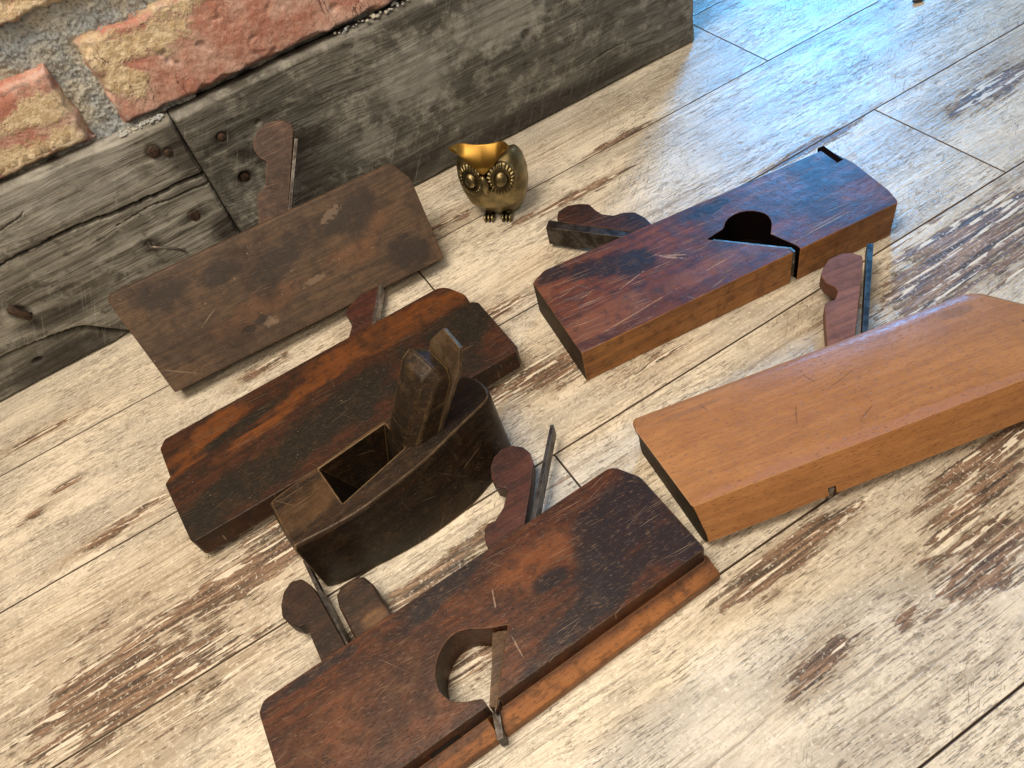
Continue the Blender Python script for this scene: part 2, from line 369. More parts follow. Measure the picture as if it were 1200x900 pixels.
YW = .611
def ss(x): x = max(0, min(1, x)); return x * x * (3 - 2 * x)
def build_wall():
    root = empty('brick_wall', (0, YW + .03, .155)); root.location = (0, 0, 0)
    tag(root, 'old red brick wall with beige mortar smears above the grey boards', 'wall')
    bm = bmesh.new(); rows = []
    L, H, J = .242, .0665, .024
    z = .1585; k = 0
    while z < .50:
        x = (-.037 if k % 2 == 0 else -.180) - 3 * (L + J * .9)
        while x < .47:
            a, b = x, min(x + L - (0.004 if k else 0), .485)
            if b - a > .05 and b > -1.0:
                fine = (k < 2 and -.32 < b and a < .25)
                zz0, zz1 = z, z + H
                if k == 0 and a < -.1: zz0 += .002; zz1 -= .006
                if k == 0 and b < -.05: b = -.0600
                def hf(x, zc, a=a, b=b, z0=zz0, z1=zz1, k=k):
                    d = min(x - a, b - x, zc - z0, z1 - zc) + .0035 * fbm(x * 60, zc * 60, k + 3.1, 3)
                    e = 1 - ss(d / .006)
                    h = -.008 * e * e + .0008 * fbm(x * 30, zc * 30, k * 7.7, 4) + .0004 * fbm(x * 220, zc * 220, 1.3, 3)
                    h -= .0022 * ss((fbm(x * 45, zc * 45, 9 + k, 3) - .45) / .3)
                    o = .0022 * e; return h, o * mn.noise(Vector((x * 90, zc * 90, 4))) , o * mn.noise(Vector((x * 70, zc * 70, 14)))
                slab_grid(bm, a, b, zz0, zz1, YW + .0065, YW + .10, .0009 if fine else .006, hf)
            x += L + J * .9
        z += H + J - .001; k += 1
    finish(bm, 'brickwork', brick_material(), root)
    bm = bmesh.new()
    def mf(x, z): return .0022 * fbm(x * 70, z * 70, 2, 5) + .0010 * fbm(x * 420, z * 420, 7, 3) + .003 * fbm(x * 14, z * 14, 5, 2), 0, 0
    slab_grid(bm, -.25, .02, .1545, .27, YW + .0145, YW + .09, .0009, mf)
    slab_grid(bm, -1.0, -.2501, .1545, .27, YW + .018, YW + .09, .008, mf)
    slab_grid(bm, .0201, .484, .1545, .27, YW + .018, YW + .09, .004, mf)
    slab_grid(bm, -1.0, .484, .2701, .52, YW + .018, YW + .09, .01, mf)
    # crumbs of mortar caught on top of the boards
    rnd = random.Random(3)
    for i in range(110):
        x = rnd.choice([rnd.uniform(-.045, -.008), rnd.uniform(-.045, -.008), rnd.uniform(.13, .22)]); r = rnd.uniform(.0005, .0016)
        m = Matrix.Translation((x, YW + rnd.uniform(.003, .012), .1555 + r * .6)) @ Matrix.Diagonal((1.3, 1, .8, 1))
        vs = bmesh.ops.create_icosphere(bm, subdivisions=2, radius=r, matrix=m)['verts']
        for v in vs: v.co += Vector((mn.noise(v.co * 900), mn.noise(v.co * 800), mn.noise(v.co * 700))) * r * .5
    finish(bm, 'mortar', mortar_material(), root)
    bm = bmesh.new()
    slab_grid(bm, -1.0, .483, .0, .60, YW + .06, YW + .20, .2, lambda x, z: (0, 0, 0))
    finish(bm, 'wall_core', bpy.data.materials['sandy_mortar'], root)
build_wall()

def crackline(x, pts):
    for (a, za, wa), (b, zb, wb) in zip(pts, pts[1:]):
        if a <= x <= b: t = (x - a) / (b - a); return za + (zb - za) * t, wa + (wb - wa) * t
    return None
def build_boards():
    rust = NT('rusty_iron'); V = rust.obj(); a = rust.noise(V, 300, 5, .7)
    rust = rust.out(Base_Color=rust.mix(rust.ss(a, .4, .6), (.030, .022, .018), (.085, .048, .032)), Roughness=.7, Metallic=.3, Normal=rust.bump(a, .8, .0012))
    cr1 = [(-1.0, .100, .0006), (-.20, .1085, .0005), (-.165, .1085, .0007), (-.13, .111, .0012), (-.10, .1095, .0016), (-.06, .1055, .0015), (-.03, .106, .0013), (-.012, .1035, .0016), (-.005, .1025, .002)]
    cr2 = [(-.085, .0975, .0002), (-.05, .0990, .0006), (-.02, .0960, .0008), (-.005, .094, .001)]
    cr3 = [(-.60, .02, .001), (-.30, .030, .002), (-.224, .0385, .0022), (-.19, .0370, .0016), (-.175, .0325, .003), (-.155, .026, .0035), (-.140, .0125, .003), (-.128, .002, .002)]
    cr4 = [(-.185, .122, .0001), (-.168, .129, .0006), (-.135, .137, .0005), (-.132, .139, .0001)]
    def hl(x, z):
        wob = .0016 * fbm(x * 30, 1.7, 0, 3)
        h = .0006 * fbm(x * 12, z * 170, 3, 4) + .0014 * fbm(x * 9, z * 20, 8, 3)
        for cr, dp in ((cr1, .016), (cr2, .005), (cr3, .014), (cr4, .002)):
            c = crackline(x, cr)
            if c:
                d = abs(z - c[0] - wob) / max(c[1], 1e-5); h -= dp * (1 - ss((d - .7) / .5))
                if cr is cr3 and z < c[0] + wob: h -= .004 - .002 * ss((c[0] - z) / .02)
        d = math.hypot(x + .203, (z - .020) * 1.8)
        h -= .008 * (1 - ss(d / .006))
        e = min(z - 0, .1545 + (-x) * .035 - z, -.0058 - x) + .001 * fbm(x * 50, z * 50, 2, 2); h -= .003 * (1 - ss(e / .0035)) ** 2
        for cx, cz, r in ((-.0296, .1371, .0052), (-.030, .0749, .0046), (-.0723, .0712, .0030), (-.021, .131, .004), (-.1849, .0689, .004)):
            h -= .0014 * (1 - ss((math.hypot(x - cx, z - cz) - r * .6) / (r * .9)))
        return h, 0, 0
    # left board
    lt = empty('weathered_board', (-.30, YW, 0))
    tag(lt, 'shorter grey weathered board at left with a long split, nails and a chipped bottom corner', 'board', 'reclaimed boards along the foot of the wall')
    bm = bmesh.new()
    nx = None
    def hl2(x, z):      # the top edge rises slightly to the left
        zz = z * (1 + (-.035 * min(x, 0)) / .1545 * 1.0); return (*[hl(x, zz)[0]], 0, zz - z)
    slab_grid(bm, -.27, -.0058, .0004, .1545, YW, YW + .020, .0008, hl2)
    slab_grid(bm, -1.0, -.2701, .0004, .160, YW, YW + .020, .008, lambda x, z: (hl(x, z)[0] if z < .159 else -.003, 0, 0))
    m1 = board_material('weathered_grey_wood', .4, (.32, .31, .275), (.205, .195, .168), stains=[(-.021, -.131, .012, .006, 0), (-.03, -.075, .016, .006, 0), (-.0296, -.1371, .010, .006, 0), (-.01, -.125, .02, .03, 0), (-.07, -.068, .012, .008, 0), (-.012, -.052, .02, .016, 0), (-.19, -.01, .07, .022, 0), (-.184, -.069, .008, .010, 0), (-.16, -.05, .04, .01, .1)],
                        pale=[(-.12, -.148, .12, .016, 0), (-.10, -.125, .08, .01, 0)])
    b = finish(bm, 'plank', m1, lt); b.location = (.30, -YW, 0)
    def nail(x, z, r, par, ox, name='nail', y=0.0004, sq=1.0):
        bm = bmesh.new(); m = Matrix.Translation((x, YW - y, z)) @ Matrix.Rotation(R(90), 4, 'X') @ Matrix.Diagonal((sq, 1 / sq, 1, 1))
        bmesh.ops.create_cone(bm, cap_ends=True, segments=20, radius1=r, radius2=r * .82, depth=.0022, matrix=m)
        for v in bm.verts: v.co += Vector((mn.noise(v.co * 400), .6 * mn.noise(v.co * 500), mn.noise(v.co * 300))) * .0007
        o = finish(bm, name, rust, par); o.location = (-ox, -YW, 0) ; bv = o.modifiers.new('b', 'BEVEL'); bv.width = .0005; bv.segments = 2; return o
    nail(-.0296, .1371, .0050, lt, -.30); nail(-.030, .0749, .0048, lt, -.30, y=-.0002); nail(-.0205, .1312, .0034, lt, -.30, y=-.0006)
    def wire(name, pts, r, par, ox, mat):
        bm = bmesh.new(); prev = None; pts = [Vector(p) for p in pts]
        # smooth the path
        P = []
        for i in range(len(pts) - 1):
            p0, p1, p2, p3 = pts[max(i - 1, 0)], pts[i], pts[i + 1], pts[min(i + 2, len(pts) - 1)]
            for k in range(6):
                t = k / 6; P.append(.5 * ((2 * p1) + (p2 - p0) * t + (2 * p0 - 5 * p1 + 4 * p2 - p3) * t * t + (3 * p1 - p0 - 3 * p2 + p3) * t ** 3))
        P.append(pts[-1])
        for i, p in enumerate(P):
            d = (P[min(i + 1, len(P) - 1)] - P[max(i - 1, 0)]).normalized(); a = d.orthogonal().normalized(); b2 = d.cross(a)
            ring = [bm.verts.new(p + (a * math.cos(q * math.pi / 4) + b2 * math.sin(q * math.pi / 4)) * r) for q in range(8)]
            if prev:
                for q in range(8):
                    # match rings by nearest start to avoid twisting
                    pass
                off = min(range(8), key=lambda s_: sum((ring[(q + s_) % 8].co - prev[q].co).length for q in range(8)))
                ring = ring[off:] + ring[:off]
                for q in range(8): bm.faces.new((prev[q], prev[(q + 1) % 8], ring[(q + 1) % 8], ring[q]))
            else: first = ring
            prev = ring
        bm.faces.new(first); bm.faces.new(prev)
        o = finish(bm, name, mat, par); o.location = (-ox, -YW, 0); return o
    st = steel('bare_wire', (.34, .31, .28), (.20, .17, .15))
    wire('bent_nail', [(-.0725, YW + .004, .0705), (-.0725, YW - .006, .0715), (-.068, YW - .010, .0705), (-.058, YW - .010, .0625), (-.054, YW - .009, .0585), (-.053, YW - .006, .0545), (-.053, YW + .002, .0530)], .0012, lt, -.30, st)
    bm = bmesh.new(); bmesh.ops.create_cube(bm, size=1, matrix=Matrix.Translation((-.1845, YW - .002, .0690)) @ Matrix.Rotation(R(62), 4, 'Y') @ Matrix.Diagonal((.017, .006, .0052, 1)))
    bmesh.ops.subdivide_edges(bm, edges=bm.edges, cuts=3, use_grid_fill=True)
    for v in bm.verts: v.co += Vector((mn.noise(v.co * 300), mn.noise(v.co * 350), mn.noise(v.co * 320))) * .0016
    o = finish(bm, 'nail_stub', rust, lt); o.location = (.30, -YW, 0)
    # right board
    rt = empty('weathered_board', (0.24, YW, 0))
    tag(rt, 'long dark grey weathered board at right, its free end reaching past the brass owl', 'board', 'reclaimed boards along the foot of the wall')
    def hr(x, z):
        h = .0005 * fbm(x * 12, z * 170, 5, 4) + .0010 * fbm(x * 9, z * 20, 1, 3) + .0003 * fbm(x * 160, z * 160, 5, 3)
        e = min(z, .1535 - z, x + .0050, .4895 - x) + .0012 * fbm(x * 50, z * 50, 6, 2); h -= .0035 * (1 - ss(e / .0035)) ** 2
        for cx, cz, r, dp in ((.0208, .1243, .0042, .0022), (.0215, .0845, .0055, .005), (.300, .088, .0045, .004), (.052, .122, .0022, .002)):
            h -= dp * (1 - ss((math.hypot(x - cx, z - cz) - r * .5) / (r * .8)))
        c = crackline(x, [(.35, .03, .0001), (.37, .036, .0007), (.395, .037, .0005), (.41, .034, .0001)])
        if c: h -= .002 * (1 - ss((abs(z - c[0]) / c[1] - .6) / .5))
        return h, .0015 * mn.noise(Vector((z * 60, 3, 1))) * ss((x - .47) / .018), 0
    bm = bmesh.new(); slab_grid(bm, -.0050, .4895, .0006, .1535, YW + .0004, YW + .022, .0009, hr)
    m2 = board_material('weathered_dark_wood', 2.3, (.185, .182, .165), (.115, .112, .100), stains=[(.0208, -.1243, .012, .009, 0), (.0215, -.0845, .011, .009, 0), (.03, -.105, .012, .006, .4), (.300, -.088, .008, .008, 0), (.30, -.012, .16, .014, 0), (.13, -.02, .1, .018, 0), (.08, -.09, .03, .014, .2)],
                        pale=[(.28, -.115, .055, .035, 0), (.19, -.10, .05, .04, 0), (.04, -.06, .02, .02, 0), (.13, -.06, .03, .02, 0)])
    b = finish(bm, 'plank', m2, rt); b.location = (-.24, -YW, 0)
    nail(.0208, .1243, .0036, rt, .24, y=-.0010); nail(.0215, .0845, .0042, rt, .24, y=-.0035)
build_boards()

# ------------------------------------------------------------------ wooden planes
blk = steel('dark_iron'); brt = steel('worn_steel', (.30, .29, .28), (.16, .15, .14), .35)
endw = wood('dark_end_grain', (.115, .070, .036), (.065, .042, .024), dark=(.022, .015, .010), scratch=.2, rough=.65, seed=51, edge=(.20, .11, .05), edge_amt=.5, dust=.1, spec=.15)
dkw = NT('recess_shade').out(Base_Color=(.006, .004, .004), Roughness=.9, Specular_IOR_Level=0.)  # near-black colour painted in for the deep shade of throat and notch
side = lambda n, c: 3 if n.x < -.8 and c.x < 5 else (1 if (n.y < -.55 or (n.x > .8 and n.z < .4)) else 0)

# F: dark red plane with the round throat, upper right
F = tag(empty('rabbet_plane', (.149, .311, 0), -6.6), 'dark reddish wooden plane with black throat and slot, lying right of the brass owl', 'wood plane', 'old wooden hand planes')
m_top = wood('plum_brown_wood', (.165, .048, .026), (.095, .030, .022), dark=(.018, .012, .016), stains=[(.045, .070, .032, .015, -.3), (.075, .055, .018, .016, .5), (.150, .075, .022, .008, 0), (.02, .08, .02, .012, 0)], stain_col=(.012, .012, .018), dirt=.5,
             fresh=[(.006, .075, .012, .018, 0), (.03, .02, .04, .016, 0), (.12, .02, .06, .010, 0)], fresh_col=(.19, .070, .038), scratch=.75, rough=.34, seed=1.3, edge=(.36, .17, .07), edge_amt=.6, dust=.6, spec=.45, marks=[(.098, .045, .010, .0012, -.75), (.101, .046, .008, .0009, -.6), (.095, .048, .007, .0010, -.9), (.064, .042, .012, .0006, .25), (.118, .020, .016, .0005, .1), (.200, .010, .030, .0006, .06), (.205, .013, .022, .0004, .06), (.05, .012, .035, .0005, .12)])
m_side = wood('orange_brown_sole', (.40, .185, .060), (.30, .125, .042), dark=(.07, .03, .014), scratch=.25, rough=.5, seed=3.3, axes='xz', fleck=.5, edge=(.42, .22, .09), edge_amt=.5, dust=.1, dirt=.35, grain=.4)
# throat: opening to the right of the iron line (129,46.6)-(173,1.5)
TH = [(141, 48.4), (143.6, 49.0), (146, 50.8), (149, 54.0), (153.5, 56.5), (158.5, 57.4), (163.5, 57.0), (168, 55.4), (171.8, 52.6), (174.8, 49.0), (176.4, 45), (176.6, 41), (175.6, 36.8), (173.4, 33.0), (170, 28.6), (166.5, 24.6)]
OUT = [(0, 0), (167.6, -.5), (167.6, 5.2), (128.6, 46.4)] + TH + [(173.2, 4.0), (173.4, -.5),
       (255.8, -1.2), (259.6, 14), (262, 54), (257.7, 82), (15, 90.8), (1.5, 84)]
OUT = rounded(OUT, [1, 0, 0, 0] + [0] * len(TH) + [0, 0, 5, 0, 25, 3, 9, 6])
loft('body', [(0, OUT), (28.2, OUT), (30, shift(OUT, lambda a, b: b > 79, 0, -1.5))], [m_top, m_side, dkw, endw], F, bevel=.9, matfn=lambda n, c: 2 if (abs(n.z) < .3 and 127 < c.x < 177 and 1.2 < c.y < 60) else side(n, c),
     extra=[[(0.8, [(130, 14), (172, 14), (178, 60), (128, 60)]), (2.5, [(130, 14), (172, 14), (178, 60), (128, 60)])]])  # slab added low in the throat, coloured black as shade that hides the floor
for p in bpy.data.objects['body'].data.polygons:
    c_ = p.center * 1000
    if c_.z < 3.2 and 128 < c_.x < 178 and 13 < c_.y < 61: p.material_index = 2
m_wedge = wood('dark_wedge_wood', (.070, .024, .014), (.036, .014, .010), dark=(.012, .008, .007), scratch=.5, rough=.42, seed=5.1, edge=(.25, .13, .07), edge_amt=.6)
prism('wedge', [(109, 85), (109, 103), (106, 114), (99, 119), (90.5, 121), (84, 128), (82.2, 136), (81.5, 146), (75, 151.5), (66, 155.5), (57, 153.5), (52.5, 147), (53.5, 139), (104, 82)], 13, 23, m_wedge, F, rad=[0, 2, 3, 2, 2, 2, 2, 3, 3, 3, 3, 2, 0, 0], bevel=.8)
prism('iron', [(168.4, .9), (171.2, .9), (171.2, 4.4), (46, 149), (40, 142)], 5, 22.5, blk, F, bevel=.3)
prism('iron_edge', [(168.3, .3), (170.0, .3), (170.2, 5.0), (132.5, 44.6), (131.2, 44.0), (168.3, 5.2)], 18, 29.2, brt, F, bevel=.15)
prism('wedge_tip', [(132.5, 47.5), (139.5, 47.0), (166, 15), (165.5, 12.0)], 6, 15, m_wedge, F, bevel=.4)
prism('dark_notch', [(253.3, 84.8), (258.6, 84.6), (258.4, 61.5), (253.0, 61.2)], 20, 30.25, dkw, F, bevel=.3)  # solid black block, its colour standing in for a notch's shaded recess

# E: honey coloured plane, right
E = tag(empty('round_plane', (.134, .155, 0), -13.4), 'pale honey orange wooden plane at the right edge with pinkish wedge behind it', 'wood plane', 'old wooden hand planes')
m_e = wood('honey_wood', (.41, .192, .072), (.36, .162, .060), dark=(.16, .065, .028), scratch=.35, rough=.33, seed=7.7, edge=(.52, .30, .14), edge_amt=.35, dust=.15, fleck=.95, grain=.25, dirt=.15, mot=.25, pit_amt=.42, scratch_col=(.17, .07, .035),
           stains=[(.20, .078, .016, .005, 0), (.02, .080, .03, .002, 0)], stain_col=(.27, .135, .065), pits=[(.075, .050, .007, .0007, 1.1), (.112, .036, .010, .0005, .5), (.11, .062, .012, .0004, .3), (.03, .078, .004, .0006, -1.2), (.095, .072, .005, .0005, -1.2), (.15, .055, .006, .0004, .2)], fresh=[(.11, .022, .12, .004, 0)], fresh_col=(.36, .17, .10))
def eo(v0, v1, ds=0, sl=9):
    lx = {0: -2.6, 1: -5.4, 2: -6}[ds]
    P = [(lx, v0), (72.5, v0), (72.5, v0 + sl), (77.5, v0 + sl), (77.5, v0), (240, v0), (244, v0 + 8), (244, v1 - 30), (222, v1 - 3), (214, v1), (lx - 6, v1), (lx - 8, v1 - 4)]
    return rounded(P, [2, 0, 0, 0, 0, 3, 3, 22, 8, 8, 3, 3])
LV = [(0, eo(13, 88)), (4, eo(9, 90)), (9, eo(6.5, 90.5)), (13.2, eo(8.6, 90.5)), (13.6, eo(8.8, 90.5, 0, .05)), (29.3, eo(16.9, 90.5, 1, .05)), (32, eo(18.8, 84.2, 2, .05))]
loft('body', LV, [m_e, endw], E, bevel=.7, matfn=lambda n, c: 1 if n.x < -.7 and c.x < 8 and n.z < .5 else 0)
m_ew = wood('pinkish_wedge_wood', (.25, .105, .065), (.19, .08, .05), dark=(.08, .035, .025), scratch=.2, rough=.55, seed=8.2, edge=(.35, .18, .11), edge_amt=.4, fleck=.3, dirt=.2, dust=.1)
prism('wedge', [(118, 82), (124.3, 97.2), (139.4, 125.1), (141.5, 127.9), (148.8, 127.6), (154.0, 133), (154.7, 137.5), (151.8, 144.5), (152.8, 152), (158, 157.5), (166, 163), (176, 163.8), (182, 161), (186.2, 155.5), (183.5, 150), (177.6, 142), (133, 82)], 12.5, 23.5, m_ew, E,
      rad=[0, 0, 0, 1, 2, 2, 2, 3, 3, 3, 3, 3, 2, 1.5, 1, 0, 0], bevel=.7)
prism('iron', [(140, 84), (144, 84), (200, 163.0), (196.3, 165.0)], 12, 22.5, blk, E, bevel=.3)
prism('iron_edge', [(73.3, 8.0), (76.4, 8.0), (76.4, 16), (73.3, 16)], 2, 12.4, brt, E, bevel=.2)
prism('dark_notch', [(225.5, 56), (230, 56), (238, 46), (234, 45)], 24, 32.3, blk, E, bevel=.3)  # solid dark block added in place of a shaded notch

# D: large dark plane in the foreground with round throat
D = tag(empty('dado_plane', (-.117, .130, 0), 1.5), 'dark reddish brown wooden plane in the foreground with round hole and three wedges', 'wood plane', 'old wooden hand planes')
m_d = wood('mahogany_brown_wood', (.110, .032, .011), (.056, .017, .008), dark=(.014, .007, .005), stains=[(.225, .060, .05, .03, .3), (.19, .030, .07, .010, .15), (.08, .012, .08, .006, .1), (.165, .055, .014, .007, 0), (.03, .088, .05, .006, 0), (.11, .085, .03, .008, .2), (.235, .03, .04, .025, 0)], stain_col=(.014, .010, .012),
           fresh=[(.045, .055, .045, .024, .1), (.07, .03, .03, .012, 0), (.165, .068, .035, .014, 0)], fresh_col=(.180, .055, .016), scratch=.45, rough=.40, seed=11.1, edge=(.27, .15, .07), edge_amt=.5, fleck=.9, dust=.35, marks=[(.128, .030, .009, .0006, 1.5), (.132, .064, .008, .0005, 1.2)])
m_ds = wood('rabbet_side_wood', (.24, .090, .030), (.15, .055, .022), dark=(.03, .016, .011), scratch=.35, rough=.45, seed=12.4, fresh=[(.15, .01, .10, .006, 0)], fresh_col=(.36, .14, .04), edge=(.34, .18, .08), edge_amt=.5, fleck=.7, dust=.1)
circ0 = [(112.1, 57.3), (106.5, 59.6), (100.5, 59.6), (93.5, 56.6), (87.8, 51.5), (84.2, 45.5), (82.8, 39.0), (84.0, 33.0), (87.0, 28.6), (92.0, 25.4), (96.0, 23.6), (99.0, 22.0)]
def spl(pts, per=5):
    P = [Vector(p) for p in pts]; o = []
    for i in range(len(P) - 1):
        p0, p1, p2, p3 = P[max(i - 1, 0)], P[i], P[i + 1], P[min(i + 2, len(P) - 1)]
        for k in range(per):
            t = k / per; q = .5 * ((2 * p1) + (p2 - p0) * t + (2 * p0 - 5 * p1 + 4 * p2 - p3) * t * t + (3 * p1 - p0 - 3 * p2 + p3) * t ** 3); o.append((q.x, q.y))
    o.append(tuple(P[-1])); return o
circ = spl(circ0, 4)
slab = [(-8, 17), (99.4, 17), (99.4, 21.6)] + circ[::-1] + [(118, 53.0), (122.5, 50.4), (130.2, 46.6), (107.6, 19.6), (105.8, 17), (241.4, 17), (242.6, 75), (234, 92), (0, 92), (-4.5, 87)]
slab = rounded(slab, [0] * (3 + len(circ)) + [0] * 5 + [2, 10, 9, 6, 5])
ledge0 = [(-8, 6.8), (95.8, 6.8), (99.2, 19.5), (106.0, 19.5), (99.6, 6.8), (243.8, 7.5), (243.6, 24), (110, 24), (110, 21), (98, 21), (98, 24), (-8, 24)]
ledge0 = [(-8, 6.8), (95.8, 6.8), (99.3, 19.0), (-8, 19.0)]; ledge1 = [(99.6, 6.8), (243.8, 7.5), (243.6, 19.0), (105.6, 19.0)]
def led(P): return [(0, P), (7.5, P), (12.5, [(a, b + 10.0 if b < 8 else b + .5) for a, b in P])]
loft('body', [(0.4, slab), (26, slab)], [m_d, m_ds], D, bevel=1.0, matfn=lambda n, c: 1 if c.z < 12.6 and n.z > -.9 and c.y < 20 and c.z > 0 and abs(c.z - 13.2) > .1 else 0, extra=[led(ledge0), led(ledge1)])
m_dw = wood('brown_wedge_wood', (.045, .020, .013), (.024, .012, .009), dark=(.012, .009, .008), scratch=.3, rough=.45, seed=15, edge=(.22, .12, .06), edge_amt=.5)
m_dw3 = wood('red_wedge_wood', (.095, .030, .020), (.052, .019, .014), dark=(.018, .010, .009), scratch=.3, rough=.45, seed=17, edge=(.25, .13, .08), edge_amt=.5)

prism('wedge', [(143, 86), (146.5, 100.7), (150.5, 108.5), (154, 109.8), (158.6, 108.8), (167.3, 113.5), (174.5, 120), (176, 123), (171.6, 128.5), (172.2, 136), (176, 143.5), (181.5, 148.5), (189, 150.8), (196, 148.5), (200.8, 143), (202, 136), (199.5, 128.6), (188.9, 115.4), (163, 86)], 8, 20, m_dw3, D,
      rad=[0, 0, 2, 1, 2, 2, 2, 1, 2, 3, 3, 3, 3, 3, 3, 2, 2, 0, 0], bevel=.8)
prism('iron', [(100.8, 14.5), (104.6, 16.5), (226, 144.5), (224, 145.8), (130, 47.8), (128.5, 50.8)], 8, 20, blk, D, bevel=.25)
prism('wedge_toe', [(99.9, 18.2), (103.2, 15.6), (129.6, 45.6), (125.0, 49.0), (121.2, 50.2), (113, 37)], 4.5, 21, wood('tan_wedge_wood', (.17, .085, .035), (.10, .050, .024), scratch=.3, seed=19, rough=.45, edge=(.3, .18, .08)), D, bevel=.4)
prism('iron_tip', [(94.6, 4.2), (98.0, 3.4), (103.0, 15.0), (99.0, 17.0)], 1.5, 14, blk, D, bevel=.3)
prism('nicker_wedge', [(34, 84), (34.5, 112), (35.6, 118.6), (34, 121.4), (30.5, 122.2), (26.3, 128), (24.6, 135), (26.5, 142), (31, 149), (37.5, 152.4), (43.5, 150), (47, 142), (48.0, 134), (50, 84)], 8.5, 20, m_dw, D,
      rad=[0, 0, 2, 2, 2, 3, 3, 3, 3, 3, 3, 3, 2, 0], bevel=.8)
prism('nicker_iron', [(47.6, 84), (51.2, 84), (50.2, 161), (48.2, 163.2)], 8.5, 17.5, blk, D, bevel=.3)
prism('depth_stop', [(55.5, 84), (55.4, 119), (57, 127), (63, 130.6), (70, 130.6), (76, 127.6), (78.6, 119), (79.8, 84)], 7.5, 19.5, wood('black_stop_wood', (.060, .030, .018), (.030, .017, .012), dark=(.010, .008, .007), fresh=[(.070, .100, .012, .008, 0)], fresh_col=(.17, .09, .045), scratch=.3, seed=21, rough=.45, edge=(.2, .12, .06)), D,
      rad=[0, 2, 3, 4, 4, 4, 2, 0], bevel=1.6)
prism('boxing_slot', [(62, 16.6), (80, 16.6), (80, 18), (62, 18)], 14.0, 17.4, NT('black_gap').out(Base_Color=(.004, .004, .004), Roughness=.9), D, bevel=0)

# B: stepped plane with rusty orange back strip
B = tag(empty('stepped_plane', (-.127, .338, 0), .3), 'dark wooden plane with a rusty orange raised back strip, lying behind the small block plane', 'wood plane', 'old wooden hand planes')
m_b = wood('rusty_dark_wood', (.065, .022, .010), (.036, .015, .009), dark=(.010, .008, .006), stains=[(.095, .036, .075, .020, .12), (.14, .055, .05, .018, .2), (.03, .03, .06, .022, .2), (.055, .088, .05, .006, .12), (.225, .05, .03, .03, 0), (.19, .03, .05, .02, 0)], stain_col=(.013, .012, .009),
           fresh=[(.19, .098, .10, .016, 0), (.03, .098, .05, .012, .2), (.075, .072, .045, .009, .25), (.12, .090, .06, .010, .1), (.012, .080, .02, .008, .5)], fresh_col=(.165, .052, .012), scratch=.3, rough=.42, seed=23, edge=(.16, .08, .035), edge_amt=.45, fleck=.5, dust=.5)
strip = rounded([(-4.5, 60), (242, 60), (246.2, 92), (237, 114.5), (0, 116), (-5.2, 109)], [0, 0, 14, 14, 5, 4])
slb = rounded([(-1.5, 8.5), (244, 8.5), (247.3, 12), (247.8, 70), (244.2, 74.4), (-3, 71.2), (-7.2, 67.5), (-3.2, 12)], [3, 1.5, 2, 2, 2, 2, 2, 3])
base = rounded([(1, 17), (240, 17), (243, 100), (233, 110), (2, 112), (-1, 104)], [2, 2, 12, 12, 4, 4])
loft('body', [(6.5, slb), (24, slb)], m_b, B, bevel=1.0, extra=[[(7, strip), (17, strip)], [(0, base), (12, base)]])
prism('wedge', [(148, 104), (152.4, 114.3), (158.5, 123), (162.6, 129.3), (160.8, 135), (161.0, 141), (165, 146.2), (175.4, 150.7), (186.3, 157.7), (196, 152), (166.5, 104)], 8, 16.6, m_dw3, B, rad=[0, 0, 1, 1, 2, 2, 2, 2, 1, 1.5, 0], bevel=.8)
prism('iron', [(166.2, 104), (169.4, 104), (199.2, 151.4), (196.6, 153.2)], 8.5, 16.3, brt, B, bevel=.3)

# A: plane leaning on the board, upper left
A = tag(empty('hollow_plane', (-.1095, .4980, .0140), -3.0, 52), 'scuffed dull brown wooden plane leaning against the grey boards, at the upper left', 'wood plane', 'old wooden hand planes')
m_a = wood('scuffed_brown_wood', (.108, .064, .036), (.068, .043, .028), dark=(.028, .018, .014), stains=[(.03, .07, .03, .012, 0), (.215, .02, .02, .02, 0), (.12, .055, .03, .015, .4), (.185, .062, .03, .018, 0), (.07, .065, .018, .010, 0), (.085, .020, .008, .004, 0)], stain_col=(.030, .021, .018),
           fresh=[(.17, .035, .03, .012, 0), (.09, .03, .05, .012, .1), (.20, .05, .02, .012, 0)], fresh_col=(.140, .068, .034), scratch=.7, rough=.52, seed=29, scratch_col=(.27, .19, .135), edge=(.30, .16, .085), edge_amt=.6, fleck=.5, dust=.9, dirt=.7, pits=[(.073, .018, .007, .0035, 0)], marks=[(.012, .012, .014, .0007, -.6), (.05, .04, .012, .0006, .5), (.17, .07, .012, .004, .3), (.09, .016, .007, .004, 0), (.135, .030, .012, .003, .1)])
ao = rounded([(-.5, 0), (236.5, -.5), (241, 68), (233, 86), (-4.5, 87.5), (-8, 83)], [2, 2, 14, 10, 3, 3])
loft('body', [(-22, ao), (-1.5, ao), (0, shift(ao, lambda a, b: b > 80, 0, -2.0))], m_a, A, bevel=1.3)
m_aw = wood('worn_wedge_wood', (.085, .046, .033), (.055, .031, .024), dark=(.025, .015, .012), scratch=.6, rough=.5, seed=31, edge=(.30, .18, .11), edge_amt=.8, dust=.8)
prism('wedge', [(111, 78), (118.7, 90.3), (126.8, 107.9), (132, 109.4), (136.5, 111.8), (145.5, 127.1), (142.3, 132), (141.4, 138), (143.2, 144.5), (151.2, 151.2), (161.6, 153.2), (171, 150.8), (176.8, 146), (176, 140.5), (170.6, 131.4), (137.5, 79)], -18, -9.5, m_aw, A,
      rad=[0, 0, 1, 1, 1, 1, 2, 2, 3, 3, 3, 2, 1.5, 1, 0, 0], bevel=.9)
prism('iron', [(136.3, 78), (139.5, 78), (176.1, 133.2), (173.7, 134.4)], -18, -10, blk, A, bevel=.3)

